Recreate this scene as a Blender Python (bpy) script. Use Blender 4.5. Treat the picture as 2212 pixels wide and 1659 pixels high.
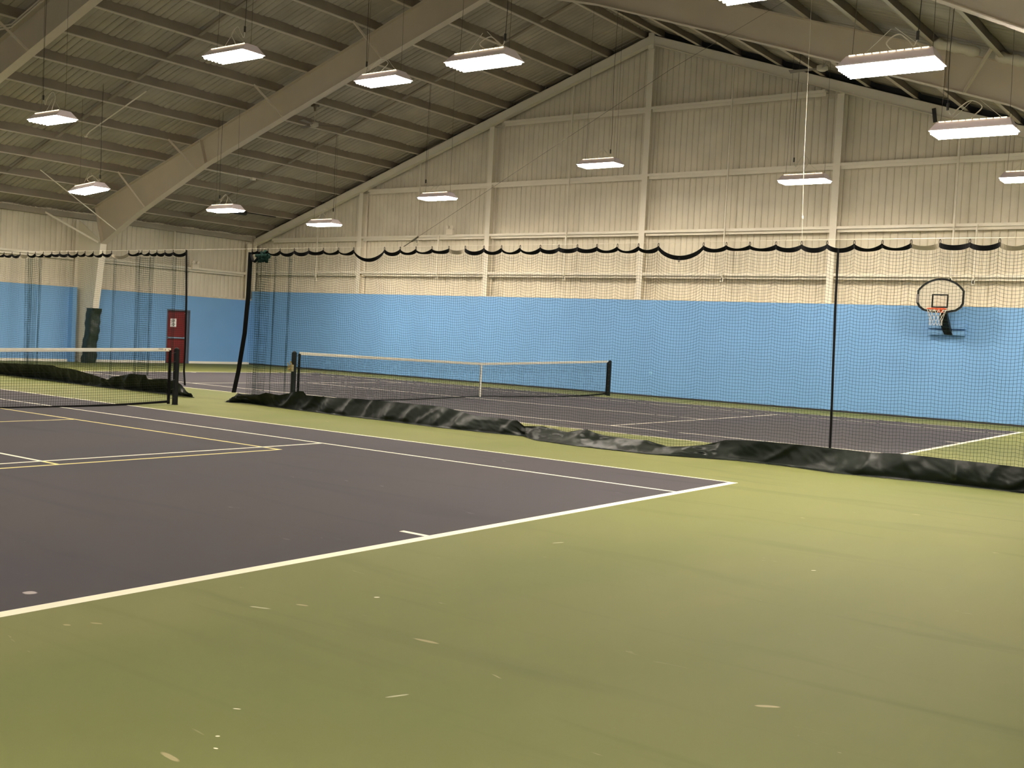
import bpy, math, random
import numpy as np
from mathutils import Vector, Matrix, noise

random.seed(4)
S = bpy.context.scene
COL = S.collection
for o in list(bpy.data.objects):
    bpy.data.objects.remove(o, do_unlink=True)

# ------------------------------------------------------------------ camera
CAM = Vector((17.139, -6.337, 1.537))
yaw, pitch, roll = math.radians(126.0778), math.radians(-2.3072), math.radians(2.8981)
fw = Vector((math.cos(pitch) * math.cos(yaw), math.cos(pitch) * math.sin(yaw), math.sin(pitch)))
r0 = fw.cross(Vector((0, 0, 1))).normalized()
u0 = r0.cross(fw)
rt = r0 * math.cos(roll) + u0 * math.sin(roll)
up = -r0 * math.sin(roll) + u0 * math.cos(roll)
cd = bpy.data.cameras.new('camera')
cam = bpy.data.objects.new('camera', cd)
COL.objects.link(cam)
cam.matrix_world = Matrix(((rt.x, up.x, -fw.x, CAM.x), (rt.y, up.y, -fw.y, CAM.y), (rt.z, up.z, -fw.z, CAM.z), (0, 0, 0, 1)))
cd.sensor_width = 36
cd.lens = 2333.33 / 2212 * 36
cd.clip_start = 0.05
cd.clip_end = 300
S.camera = cam

# ------------------------------------------------------------------ world, exposure
w = bpy.data.worlds.new('world')
S.world = w
w.use_nodes = True
w.node_tree.nodes['Background'].inputs[0].default_value = (0.5, 0.45, 0.38, 1)
w.node_tree.nodes['Background'].inputs[1].default_value = 0.02
vs = S.view_settings
vs.view_transform = 'Standard'
vs.look = 'None'
vs.exposure = 0.0
vs.gamma = 1.0
vs.use_curve_mapping = False
LAMP_COLOR = (1.0, 0.89, 0.76, 1)
LAMP_STRENGTH = 160.0
SLOT_STRENGTH = 4.0

# ------------------------------------------------------------------ materials
def new_mat(name):
    m = bpy.data.materials.new(name)
    m.use_nodes = True
    return m, m.node_tree.nodes, m.node_tree.links, m.node_tree.nodes['Principled BSDF']

def mat(name, col, rough=0.6, metal=0.0, var=0.0, scale=3.0, bump=0.0, bscale=40.0, stretch=(1, 1, 1), spec=0.5, col2=None):
    m, N, L, b = new_mat(name)
    b.inputs['Roughness'].default_value = rough
    b.inputs['Metallic'].default_value = metal
    b.inputs['Specular IOR Level'].default_value = spec
    c = (*col, 1)
    if var > 0 or col2:
        tc = N.new('ShaderNodeTexCoord')
        mp = N.new('ShaderNodeMapping')
        mp.inputs['Scale'].default_value = stretch
        L.new(tc.outputs['Object'], mp.inputs[0])
        nz = N.new('ShaderNodeTexNoise')
        nz.inputs['Scale'].default_value = scale
        nz.inputs['Detail'].default_value = 5
        L.new(mp.outputs[0], nz.inputs['Vector'])
        rp = N.new('ShaderNodeValToRGB')
        rp.color_ramp.elements[0].position = 0.3
        rp.color_ramp.elements[1].position = 0.7
        lo = col2 if col2 else tuple(x * (1 - var) for x in col)
        rp.color_ramp.elements[0].color = (*lo, 1)
        rp.color_ramp.elements[1].color = c
        L.new(nz.outputs['Fac'], rp.inputs[0])
        L.new(rp.outputs[0], b.inputs['Base Color'])
    else:
        b.inputs['Base Color'].default_value = c
    if bump > 0:
        tc = N.new('ShaderNodeTexCoord')
        nz = N.new('ShaderNodeTexNoise')
        nz.inputs['Scale'].default_value = bscale
        nz.inputs['Detail'].default_value = 4
        L.new(tc.outputs['Object'], nz.inputs['Vector'])
        bp = N.new('ShaderNodeBump')
        bp.inputs['Strength'].default_value = bump
        bp.inputs['Distance'].default_value = 0.02
        L.new(nz.outputs['Fac'], bp.inputs['Height'])
        L.new(bp.outputs[0], b.inputs['Normal'])
    return m

def emis(name, col, s):
    m, N, L, b = new_mat(name)
    b.inputs['Base Color'].default_value = (0.8, 0.8, 0.8, 1)
    b.inputs['Emission Color'].default_value = col
    b.inputs['Emission Strength'].default_value = s
    return m

M = {}
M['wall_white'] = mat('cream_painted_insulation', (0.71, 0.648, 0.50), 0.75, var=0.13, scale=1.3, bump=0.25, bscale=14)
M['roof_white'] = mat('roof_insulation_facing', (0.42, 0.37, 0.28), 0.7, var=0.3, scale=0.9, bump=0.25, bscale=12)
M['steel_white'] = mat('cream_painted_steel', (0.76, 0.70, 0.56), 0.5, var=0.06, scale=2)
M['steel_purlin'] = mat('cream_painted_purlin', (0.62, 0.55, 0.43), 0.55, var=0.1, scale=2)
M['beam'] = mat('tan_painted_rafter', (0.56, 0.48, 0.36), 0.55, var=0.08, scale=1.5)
M['blue'] = mat('light_blue_wall_paint', (0.170, 0.365, 0.64), 0.65, var=0.05, scale=0.8, bump=0.05)
M['ledge'] = mat('bare_wood_ledge', (0.72, 0.62, 0.45), 0.7, var=0.2, scale=6)
M['baseboard'] = mat('white_baseboard', (0.82, 0.78, 0.66), 0.5)
M['black_base'] = mat('black_rubber_base_and_gap_shade', (0.02, 0.02, 0.02), 0.6)  # rubber baseboard, also the black that stands in for shade in the gable gap
M['black'] = mat('black_powder_coat', (0.005, 0.005, 0.005), 0.5, spec=0.2)
M['black_cloth'] = mat('black_webbing', (0.006, 0.006, 0.006), 0.9, spec=0.1)
M['tan_cloth'] = mat('pale_webbing_back', (0.34, 0.29, 0.20), 0.8)
M['net_black'] = mat('black_netting_cord', (0.006, 0.007, 0.007), 0.9, spec=0.1)
M['net_green'] = mat('dark_green_netting_cord', (0.008, 0.026, 0.019), 0.9, spec=0.1)
M['vinyl'] = mat('dark_green_vinyl', (0.006, 0.010, 0.006), 0.42, var=0.3, scale=2.5, bump=0.15, bscale=7, spec=0.20)
M['pad'] = mat('dark_green_pad_vinyl', (0.014, 0.024, 0.015), 0.5, var=0.3, scale=4)
M['tape'] = mat('white_net_headband', (0.80, 0.76, 0.64), 0.7, var=0.12, scale=7, stretch=(1, 1, 3))
M['strap'] = mat('white_centre_strap', (0.80, 0.77, 0.66), 0.7)
M['door'] = mat('red_painted_door', (0.19, 0.009, 0.005), 0.45, var=0.15, scale=3)
M['jamb'] = mat('grey_blue_door_frame', (0.10, 0.13, 0.17), 0.5)
M['purlin_web'] = mat('dark_brown_purlin_web', (0.27, 0.22, 0.155), 0.6, var=0.25, scale=1.5)  # browner and darker than the purlin flange
M['chrome'] = mat('brushed_steel', (0.62, 0.6, 0.55), 0.3, 1.0)
M['brass'] = mat('brass', (0.75, 0.55, 0.25), 0.3, 1.0)
M['paper'] = mat('white_notice_paper', (0.85, 0.82, 0.78), 0.7)
M['ink'] = mat('dark_ink', (0.07, 0.06, 0.04), 0.7)
M['red_ink'] = mat('red_ink', (0.45, 0.06, 0.03), 0.7)
M['board'] = mat('off_white_backboard', (0.50, 0.46, 0.35), 0.5, var=0.06, scale=3)
M['grey_tape'] = mat('grey_tape', (0.16, 0.15, 0.14), 0.6)
M['rim'] = mat('orange_red_rim', (0.75, 0.10, 0.02), 0.4)
M['hoop_net'] = mat('white_hoop_cord', (0.72, 0.68, 0.55), 0.8)
M['hood'] = mat('bloom_pink_lamp_housing', (0.86, 0.74, 0.76), 0.4)  # white housing; the pink is lens bloom put into the colour
M['cord_white'] = mat('white_power_cord', (0.62, 0.57, 0.45), 0.5)
M['cord_black'] = mat('black_power_cord', (0.02, 0.018, 0.014), 0.5)
M['wire'] = mat('dark_hanging_wire', (0.10, 0.09, 0.065), 0.8, spec=0.1)
M['plastic'] = mat('ivory_plastic', (0.78, 0.70, 0.55), 0.5)
M['fan'] = mat('fan_off_white', (0.5, 0.45, 0.34), 0.45)
M['fan_dark'] = mat('fan_blade_brown', (0.16, 0.13, 0.09), 0.5)
M['outlet'] = mat('blue_outlet_plate', (0.22, 0.46, 0.70), 0.5)
M['lens'] = emis('lamp_glow', LAMP_COLOR, LAMP_STRENGTH)
M['slot'] = emis('lamp_slot_glow', (1, 0.82, 0.5, 1), SLOT_STRENGTH)

def floor_mat(name, col, col2, marks=(), scuff=(0.42, 0.38, 0.22), rough=0.72, hue=None):
    """acrylic sports coating: faint streaky tone changes, fine grain, and separate scuffs and paint chips"""
    m, N, L, b = new_mat(name)
    tc = N.new('ShaderNodeTexCoord')
    def noise_tex(scale, stretch=(1, 1, 1), detail=4, dist=0.0, rot=0.0):
        mp = N.new('ShaderNodeMapping')
        mp.inputs['Scale'].default_value = stretch
        mp.inputs['Rotation'].default_value = (0, 0, rot)
        L.new(tc.outputs['Object'], mp.inputs[0])
        n = N.new('ShaderNodeTexNoise')
        n.inputs['Scale'].default_value = scale
        n.inputs['Detail'].default_value = detail
        n.inputs['Distortion'].default_value = dist
        L.new(mp.outputs[0], n.inputs['Vector'])
        return n.outputs['Fac']
    def ramp(src, a, bb, lo=0.0, hi=1.0):
        r = N.new('ShaderNodeMapRange')
        r.inputs[1].default_value = a
        r.inputs[2].default_value = bb
        r.inputs[3].default_value = lo
        r.inputs[4].default_value = hi
        r.clamp = True
        L.new(src, r.inputs[0])
        return r.outputs[0]
    def mix(a, bb, fac):
        x = N.new('ShaderNodeMix')
        x.data_type = 'RGBA'
        if isinstance(a, tuple): x.inputs[6].default_value = (*a, 1)
        else: L.new(a, x.inputs[6])
        x.inputs[7].default_value = (*bb, 1)
        L.new(fac, x.inputs[0])
        return x.outputs[2]
    c = mix(col, col2, ramp(noise_tex(0.35, (1, 0.45, 1), 5, 0.4), 0.35, 0.68))
    c = mix(c, tuple(x * 0.86 for x in col), ramp(noise_tex(1.1, (0.25, 1.6, 1), 4, 1.2, 0.5), 0.56, 0.72, 0, 0.7))
    # sparse scuffs
    s1 = ramp(noise_tex(2.6, (1, 4.5, 1), 3, 1.5, 0.9), 0.735, 0.79, 0, 0.5)
    c = mix(c, scuff, s1)
    # explicit marks
    for (mx, my, ang, la, lb, colr, st) in marks:
        mp = N.new('ShaderNodeMapping')
        mp.vector_type = 'TEXTURE'
        mp.inputs['Location'].default_value = (mx, my, 0)
        mp.inputs['Rotation'].default_value = (0, 0, ang)
        mp.inputs['Scale'].default_value = (la * 0.8, lb * 0.8, 1)
        nn = N.new('ShaderNodeTexNoise')
        nn.inputs['Scale'].default_value = 9
        L.new(tc.outputs['Object'], nn.inputs['Vector'])
        L.new(tc.outputs['Object'], mp.inputs[0])
        ln = N.new('ShaderNodeVectorMath')
        ln.operation = 'LENGTH'
        L.new(mp.outputs[0], ln.inputs[0])
        ad = N.new('ShaderNodeMath')
        ad.operation = 'MULTIPLY_ADD'
        L.new(nn.outputs['Fac'], ad.inputs[0])
        ad.inputs[1].default_value = 1.1
        L.new(ln.outputs['Value'], ad.inputs[2])
        c = mix(c, colr, ramp(ad.outputs[0], 1.25, 1.5, st, 0))
    L.new(c, b.inputs['Base Color'])
    b.inputs['Roughness'].default_value = rough
    b.inputs['Specular IOR Level'].default_value = 0.16
    nz = noise_tex(160, (1, 1, 1), 2)
    bp = N.new('ShaderNodeBump')
    bp.inputs['Strength'].default_value = 0.12
    bp.inputs['Distance'].default_value = 0.004
    L.new(nz, bp.inputs['Height'])
    L.new(bp.outputs[0], b.inputs['Normal'])
    return m

TAN = (0.42, 0.36, 0.20)
PALE = (0.62, 0.60, 0.42)
gmarks = [(12.60, -2.36, 0.35, 0.10, 0.018, PALE, 0.5), (12.72, -2.15, 0.3, 0.06, 0.02, TAN, 0.6),
          (12.87, -1.71, 0.9, 0.022, 0.012, (0.8, 0.78, 0.6), 1), (12.61, 0.60, 1.2, 0.08, 0.010, PALE, 0.8),
          (14.41, 1.19, 0.9, 0.03, 0.012, PALE, 1), (15.35, -1.88, 0.62, 0.075, 0.02, TAN, 0.9),
          (14.12, -2.91, 1.15, 0.075, 0.012, PALE, 0.55), (13.77, -3.48, 0.5, 0.026, 0.006, (0.85, 0.82, 0.65), 1),
          (13.95, -3.72, 0.7, 0.012, 0.008, (0.85, 0.82, 0.65), 1), (14.04, -3.80, 0.2, 0.014, 0.007, (0.85, 0.82, 0.65), 1),
          (13.66, -2.19, 0.1, 0.12, 0.022, TAN, 0.6), (13.99, -3.96, -0.1, 0.08, 0.02, TAN, 0.7),
          (12.23, -3.28, 0.5, 0.03, 0.015, TAN, 0.7), (12.30, -3.16, 0.5, 0.05, 0.012, TAN, 0.6)]
M['green'] = floor_mat('green_acrylic_court_surround', (0.130, 0.147, 0.043), (0.168, 0.172, 0.058), gmarks)
M['court'] = floor_mat('grey_purple_acrylic_court', (0.048, 0.0445, 0.051), (0.058, 0.052, 0.0545),
                       [(11.51, -3.07, 0.75, 0.055, 0.045, (0.45, 0.40, 0.38), 0.9)], scuff=(0.26, 0.25, 0.24), rough=0.85)
M['line'] = mat('white_line_paint', (0.86, 0.83, 0.62), 0.6, var=0.05, scale=8)
M['yellow'] = mat('yellow_line_paint', (0.78, 0.66, 0.20), 0.6, var=0.05, scale=8)

# ------------------------------------------------------------------ mesh helpers
class MB:
    def __init__(self):
        self.v = []; self.f = []; self.mi = []; self.mats = []
    def mid(self, m):
        if m is None: return 0
        if m not in self.mats: self.mats.append(m)
        return self.mats.index(m)
    def quad(self, pts, m=None):
        n = len(self.v)
        self.v += [tuple(p) for p in pts]
        self.f.append(tuple(range(n, n + len(pts))))
        self.mi.append(self.mid(m))
    def hexa(self, p, m=None):
        """8 points: bottom loop 0-3, top loop 4-7"""
        n = len(self.v)
        self.v += [tuple(q) for q in p]
        k = self.mid(m)
        for f in ((3, 2, 1, 0), (4, 5, 6, 7), (0, 1, 5, 4), (1, 2, 6, 5), (2, 3, 7, 6), (3, 0, 4, 7)):
            self.f.append(tuple(n + i for i in f)); self.mi.append(k)
    def box(self, x0, x1, y0, y1, z0, z1, m=None):
        self.hexa([(x0, y0, z0), (x1, y0, z0), (x1, y1, z0), (x0, y1, z0), (x0, y0, z1), (x1, y0, z1), (x1, y1, z1), (x0, y1, z1)], m)
    def bar(self, a, b, wx, wy, upv=(0, 0, 1), m=None):
        a = Vector(a); b = Vector(b); d = (b - a).normalized(); u = Vector(upv)
        if abs(d.dot(u)) > 0.98: u = Vector((1, 0, 0))
        s = d.cross(u).normalized() * wx / 2; t = s.cross(d).normalized() * wy / 2
        self.hexa([a - s - t, a + s - t, a + s + t, a - s + t, b - s - t, b + s - t, b + s + t, b - s + t], m)
    def tube(self, pts, r, n=6, cap=True, m=None):
        pts = [Vector(p) for p in pts]; k = self.mid(m); base = len(self.v); nn = len(pts)
        rr = r if isinstance(r, (list, tuple)) else [r] * nn
        prev = None
        for i, p in enumerate(pts):
            d = (pts[min(i + 1, nn - 1)] - pts[max(i - 1, 0)]).normalized()
            u = Vector((0, 0, 1)) if abs(d.z) < 0.95 else Vector((1, 0, 0))
            s = d.cross(u).normalized()
            if prev is not None and s.dot(prev) < 0: s = -s
            prev = s; t = s.cross(d).normalized()
            for j in range(n):
                a = 2 * math.pi * j / n
                self.v.append(tuple(p + (s * math.cos(a) + t * math.sin(a)) * rr[i]))
        for i in range(nn - 1):
            for j in range(n):
                a = base + i * n + j; b2 = base + i * n + (j + 1) % n
                self.f.append((a, b2, b2 + n, a + n)); self.mi.append(k)
        if cap:
            self.f.append(tuple(base + j for j in reversed(range(n)))); self.mi.append(k)
            self.f.append(tuple(base + (nn - 1) * n + j for j in range(n))); self.mi.append(k)
    def prism(self, outline, a, b, m=None):
        """outline: points; a,b: offset vectors"""
        n = len(outline); base = len(self.v); k = self.mid(m)
        for q in outline: self.v.append(tuple(Vector(q) + Vector(a)))
        for q in outline: self.v.append(tuple(Vector(q) + Vector(b)))
        self.f.append(tuple(reversed(range(base, base + n)))); self.mi.append(k)
        self.f.append(tuple(range(base + n, base + 2 * n))); self.mi.append(k)
        for i in range(n):
            j = (i + 1) % n
            self.f.append((base + i, base + j, base + n + j, base + n + i)); self.mi.append(k)
    def grid(self, P, nu, nv, m=None):
        base = len(self.v); k = self.mid(m)
        self.v += [tuple(p) for p in P]
        for i in range(nu - 1):
            for j in range(nv - 1):
                a = base + i * nv + j
                self.f.append((a, a + nv, a + nv + 1, a + 1)); self.mi.append(k)
    def ball(self, c, rx, ry, rz, m=None, n=10):
        P = []
        for i in range(n + 1):
            th = math.pi * i / n
            for j in range(n + 1):
                ph = 2 * math.pi * j / n
                P.append((c[0] + rx * math.sin(th) * math.cos(ph), c[1] + ry * math.sin(th) * math.sin(ph), c[2] + rz * math.cos(th)))
        self.grid(P, n + 1, n + 1, m)
    def build(self, name, material=None, parent=None, smooth=False, fix=True):
        me = bpy.data.meshes.new(name)
        me.from_pydata(self.v, [], self.f)
        if self.mats and any(x is not None for x in self.mats):
            for x in self.mats: me.materials.append(x)
            me.polygons.foreach_set('material_index', self.mi)
        else:
            me.materials.append(material)
        if smooth:
            me.polygons.foreach_set('use_smooth', [True] * len(me.polygons))
        me.update()
        if fix and len(me.polygons) < 6000:
            import bmesh
            bm = bmesh.new(); bm.from_mesh(me)
            bmesh.ops.recalc_face_normals(bm, faces=bm.faces)
            bm.to_mesh(me); bm.free()
        o = bpy.data.objects.new(name, me)
        COL.objects.link(o)
        if parent:
            o.parent = parent
            o.matrix_parent_inverse = Matrix.Translation(-parent.location)
        return o

def empty(name, label, cat, loc=(0, 0, 0), group=None):
    o = bpy.data.objects.new(name, None)
    COL.objects.link(o)
    o.location = loc
    o.empty_display_size = 0.1
    return tag(o, label, cat, group)

def tag(o, label, cat, group=None):
    o['label'] = label; o['category'] = cat
    if group: o['group'] = group
    return o

def struct(o):
    o['kind'] = 'structure'
    return o

# ------------------------------------------------------------------ building dimensions
XL, XR = -18.03, 18.41
YG, YF = 23.40, -7.80            # face of the gable wall, face of the wall behind the camera
X0 = 0.19                        # ridge
SL = 0.3333
def ztop(x): return 11.25 - SL * abs(x - X0)          # top of rafters
def zdeck(x): return 11.52 - SL * abs(x - X0)         # underside of the roof facing
PITCH = 0.2

# ------------------------------------------------------------------ floor with painted courts
def build_floor():
    rects = []
    def rect(x0, x1, y0, y1, k): rects.append((min(x0, x1), max(x0, x1), min(y0, y1), max(y0, y1), k))
    def court(cx, cy, pickle):
        W, w1 = 5.485, 4.115
        rect(cx - 11.885, cx + 11.885, cy - W, cy + W, 1)
        if pickle:
            px, py, nv, t = 6.73, 3.06, 2.134, 0.05
            for s in (-1, 1):
                rect(cx - px, cx + px, cy + s * py, cy + s * (py - t), 3)
                rect(cx + s * px, cx + s * (px - t), cy - py, cy + py, 3)
                rect(cx + s * nv, cx + s * (nv - t), cy - py, cy + py, 3)
                rect(cx + s * (nv - t), cx + s * px, cy - t / 2, cy + t / 2, 3)
        for s in (-1, 1):
            rect(cx - 11.885, cx + 11.885, cy + s * W, cy + s * (W - 0.05), 2)
            rect(cx - 11.885, cx + 11.885, cy + s * w1, cy + s * (w1 - 0.05), 2)
            rect(cx + s * 11.885, cx + s * 11.785, cy - W, cy + W, 2)
            rect(cx + s * 6.40, cx + s * 6.35, cy - w1, cy + w1, 2)
            rect(cx + s * 11.785, cx + s * 11.52, cy - 0.028, cy + 0.028, 2)
        rect(cx - 6.35, cx + 6.35, cy - 0.025, cy + 0.025, 2)
    court(0, 0, True)
    court(0.12, 15.64, False)
    xs = sorted({XL - 0.3, XR + 0.3} | {r[0] for r in rects} | {r[1] for r in rects})
    ys = sorted({YF - 0.3, YG + 0.5} | {r[2] for r in rects} | {r[3] for r in rects})
    mats = [M['green'], M['court'], M['line'], M['yellow']]
    V = [(x, y, 0) for x in xs for y in ys]
    F, K = [], []
    ny = len(ys)
    for i in range(len(xs) - 1):
        for j in range(ny - 1):
            cx, cy = (xs[i] + xs[i + 1]) / 2, (ys[j] + ys[j + 1]) / 2
            k = 0
            for r in rects:
                if r[0] < cx < r[1] and r[2] < cy < r[3]: k = r[4]
            F.append((i * ny + j, (i + 1) * ny + j, (i + 1) * ny + j + 1, i * ny + j + 1)); K.append(k)
    me = bpy.data.meshes.new('floor')
    me.from_pydata(V, [], F)
    for m in mats: me.materials.append(m)
    me.polygons.foreach_set('material_index', K)
    o = bpy.data.objects.new('floor', me)
    COL.objects.link(o)
    struct(o)
build_floor()

# ------------------------------------------------------------------ puffed insulated cladding
PROF = [0.0, 0.05, 0.11, 0.25, 0.5, 0.75, 0.89, 0.95]
def ribs(a, b):
    us = []
    k0 = math.floor(a / PITCH)
    while True:
        for t in PROF:
            u = (k0 + t) * PITCH
            if u < a - 1e-6: continue
            if u > b: return us + [b]
            us.append(u)
        k0 += 1
def puff(u):
    t = (u / PITCH) % 1.0
    return max(0.0, math.sin(math.pi * t)) ** 0.3 if min(t, 1 - t) > 0.03 else 0.0
def band_rows(levels, n=4):
    out = []
    for a, b in zip(levels[:-1], levels[1:]):
        for t in (0.0, 0.02, 0.06, 0.2, 0.5, 0.8, 0.94, 0.98):
            out.append((a + (b - a) * t, min(1.0, min(t, 1 - t) / 0.06) if t > 0 else 0.0))
    out.append((levels[-1], 0.0))
    return out

def clad_gable(y, sgn, name):
    us = ribs(XL - 0.2, XR + 0.2)
    levels = [2.9, 3.8, 5.1, 6.87, 8.95]
    m = MB()
    P = []
    nv = None
    for u in us:
        zt = ztop(u) - 0.03
        lv = [min(l, zt - 0.02 * (6 - i)) for i, l in enumerate(levels)] + [zt]
        rows = band_rows(lv)
        nv = len(rows)
        kidx = int(math.floor(u / PITCH))
        amp = 0.030 * (0.75 + 0.5 * ((kidx * 37) % 11) / 11)
        for z, e in rows:
            dz = amp * puff(u) * e + 0.012 * noise.noise(Vector((u * 1.3, z * 1.1, 3)))
            P.append((u, y + sgn * dz, z))
    m.grid(P, len(us), nv)
    o = m.build(name, M['wall_white'], None, fix=False, smooth=False)
    return struct(o)

def clad_side(x, sgn, name):
    us = ribs(YF - 0.3, YG + 0.3)
    zt = zdeck(x) + 0.05
    rows = band_rows([2.5, 3.72, zt])
    m = MB(); P = []
    for u in us:
        kidx = int(math.floor(u / PITCH))
        amp = 0.030 * (0.6 + 0.7 * ((kidx * 53) % 13) / 13)
        for z, e in rows:
            P.append((x + sgn * (amp * puff(u) * e + 0.02 * noise.noise(Vector((u * 1.1, z * 0.9, 9)))), u, z))
    m.grid(P, len(us), len(rows))
    return struct(m.build(name, M['wall_white'], fix=False))

wall_back = clad_gable(YG + 0.37, -1, 'wall_back')
wall_left = clad_side(XL - 0.28, 1, 'wall_left')
m = MB()
m.box(XR, XR + 0.1, YF - 0.1, YG + 0.3, 0, 2.8, M['blue']); m.box(XR, XR + 0.1, YF - 0.1, YG + 0.3, 2.8, zdeck(XR) + 0.1, M['wall_white'])
wall_right = struct(m.build('wall_right'))
m = MB()
m.prism([(XL - 0.3, 0, ztop(XL - 0.3) - 0.4), (XR + 0.2, 0, ztop(XR + 0.2) - 0.4), (XR + 0.2, 0, zdeck(XR + 0.2) + 0.1), (X0, 0, zdeck(X0) + 0.1), (XL - 0.3, 0, zdeck(XL - 0.3) + 0.1)], (0, YG + 0.46, 0), (0, YG + 0.48, 0))
m.build('gable_gap_shade', M['black_base'], wall_back)  # black sheet painting the shade in the gap above the gable rafters
m = MB()
m.box(XL - 0.3, XR, YF - 0.1, YF, 0, 3.0, M['blue'])
m.prism([(XL - 0.3, 0, 3.0), (XR, 0, 3.0), (XR, 0, zdeck(XR)), (X0, 0, zdeck(X0)), (XL - 0.3, 0, zdeck(XL - 0.3))], (0, YF - 0.1, 0), (0, YF, 0), M['wall_white'])
wall_front = struct(m.build('wall_front'))

# blue lower boarding of the gable wall
m = MB(); m.box(XL, XR, YG - 0.03, YG, 0.03, 3.01)
wbl = struct(m.build('wall_back_lower', M['blue']))
m = MB(); m.box(XL, XR, YG - 0.035, YG + 0.34, 3.012, 3.03)
m.build('ledge', M['ledge'], wbl)
m = MB(); m.box(XL, XR, YG - 0.045, YG - 0.03, 0.0, 0.05)
struct(m.build('baseboard_back', M['black_base']))
# blue boarding of the left wall, with the door opening
D0, D1, DH = 19.29, 20.36, 2.08
m = MB()
for (a, b, z0, z1) in ((YF, 15.36, 0, 2.63), (15.74, D0, 0, 2.63), (D1, YG, 0, 2.63), (D0, D1, DH, 2.63)):
    m.box(XL - 0.03, XL, a, b, z0, z1)
m.box(XL, XL + 0.24, 15.20, 15.36, 0, 2.63)
wll = struct(m.build('wall_left_lower', M['blue']))
m = MB()
m.box(XL - 0.24, XL + 0.015, YF, 15.36, 2.632, 2.70); m.box(XL - 0.24, XL + 0.015, 15.74, YG - 0.05, 2.632, 2.70)
m.build('ledge', M['ledge'], wll)
m = MB()
for (a, b) in ((YF, 15.2), (15.74, D0 - 0.02), (D1 + 0.02, YG - 0.05)):
    m.box(XL, XL + 0.02, a, b, 0.0, 0.09)
struct(m.build('baseboard_left', M['baseboard']))
m = MB(); m.box(XL - 0.24, XL - 0.03, YF, YG, -0.0, 0.002); m.box(XL - 0.26, XL - 0.24, D0 - 0.2, D1 + 0.2, 0, 2.6)
m.build('backing_board', M['black_base'], wall_left)

# door
d = MB()
d.box(XL - 0.20, XL - 0.15, D0 + 0.04, D1 - 0.02, 0.01, DH - 0.05)
door = struct(d.build('door_1', M['door']))
f = MB()
f.box(XL - 0.22, XL + 0.005, D1 - 0.02, D1, 0, DH); f.box(XL - 0.22, XL + 0.005, D0, D0 + 0.04, 0, DH); f.box(XL - 0.22, XL + 0.005, D0 + 0.04, D1 - 0.02, DH - 0.05, DH); f.box(XL - 0.15, XL - 0.10, D1 - 0.11, D1 - 0.02, 0, DH - 0.05)
f.build('door_frame', M['jamb'], door)
b = MB(); b.bar((XL - 0.09, D0 + 0.08, 0.98), (XL - 0.09, D1 - 0.12, 0.98), 0.04, 0.055)
b.box(XL - 0.15, XL - 0.07, D0 + 0.06, D0 + 0.14, 0.94, 1.02); b.box(XL - 0.15, XL - 0.07, D1 - 0.18, D1 - 0.10, 0.94, 1.02)
b.build('push_bar', M['chrome'], door)
b = MB(); b.box(XL - 0.148, XL - 0.12, D1 - 0.15, D1 - 0.11, 1.93, 1.96); b.build('door_closer', M['plastic'], door)
s = MB(); s.box(XL - 0.148, XL - 0.144, 19.56, 19.84, 1.40, 1.72)
sign = s.build('door_notice', M['paper'], door)
s = MB()
for (a, b2, z0, z1) in ((19.690, 19.715, 1.43, 1.70), (19.61, 19.675, 1.487, 1.503), (19.725, 19.785, 1.487, 1.507), (19.66, 19.69, 1.63, 1.645), (19.715, 19.775, 1.625, 1.65), (19.62, 19.64, 1.56, 1.68), (19.715, 19.735, 1.43, 1.46)):
    s.box(XL - 0.1438, XL - 0.142, a, b2, z0, z1)
s.build('notice_print', M['ink'], sign)

# ------------------------------------------------------------------ roof
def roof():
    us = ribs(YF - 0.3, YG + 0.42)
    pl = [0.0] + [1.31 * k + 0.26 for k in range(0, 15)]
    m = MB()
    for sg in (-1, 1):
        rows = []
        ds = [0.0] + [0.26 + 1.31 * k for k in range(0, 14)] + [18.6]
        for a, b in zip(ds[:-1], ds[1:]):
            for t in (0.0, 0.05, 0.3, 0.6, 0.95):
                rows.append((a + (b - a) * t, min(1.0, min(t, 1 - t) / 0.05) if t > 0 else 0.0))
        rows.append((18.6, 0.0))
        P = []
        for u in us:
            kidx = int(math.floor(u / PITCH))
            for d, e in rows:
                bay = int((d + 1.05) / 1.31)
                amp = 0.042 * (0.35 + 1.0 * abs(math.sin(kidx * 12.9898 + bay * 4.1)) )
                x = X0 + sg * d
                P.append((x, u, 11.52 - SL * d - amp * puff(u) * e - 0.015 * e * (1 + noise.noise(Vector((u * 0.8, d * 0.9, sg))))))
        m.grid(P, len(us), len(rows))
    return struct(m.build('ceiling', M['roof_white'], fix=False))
roof()
mm = MB()
for sg in (-1, 1):
    mm.hexa([(X0, YF - 0.3, 11.62), (X0 + sg * 18.9, YF - 0.3, 11.62 - SL * 18.9), (X0 + sg * 18.9, YG + 0.5, 11.62 - SL * 18.9), (X0, YG + 0.5, 11.62),
             (X0, YF - 0.3, 11.66), (X0 + sg * 18.9, YF - 0.3, 11.66 - SL * 18.9), (X0 + sg * 18.9, YG + 0.5, 11.66 - SL * 18.9), (X0, YG + 0.5, 11.66)])
struct(mm.build('trim_1', M['roof_white']))     # outer roof sheet

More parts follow.
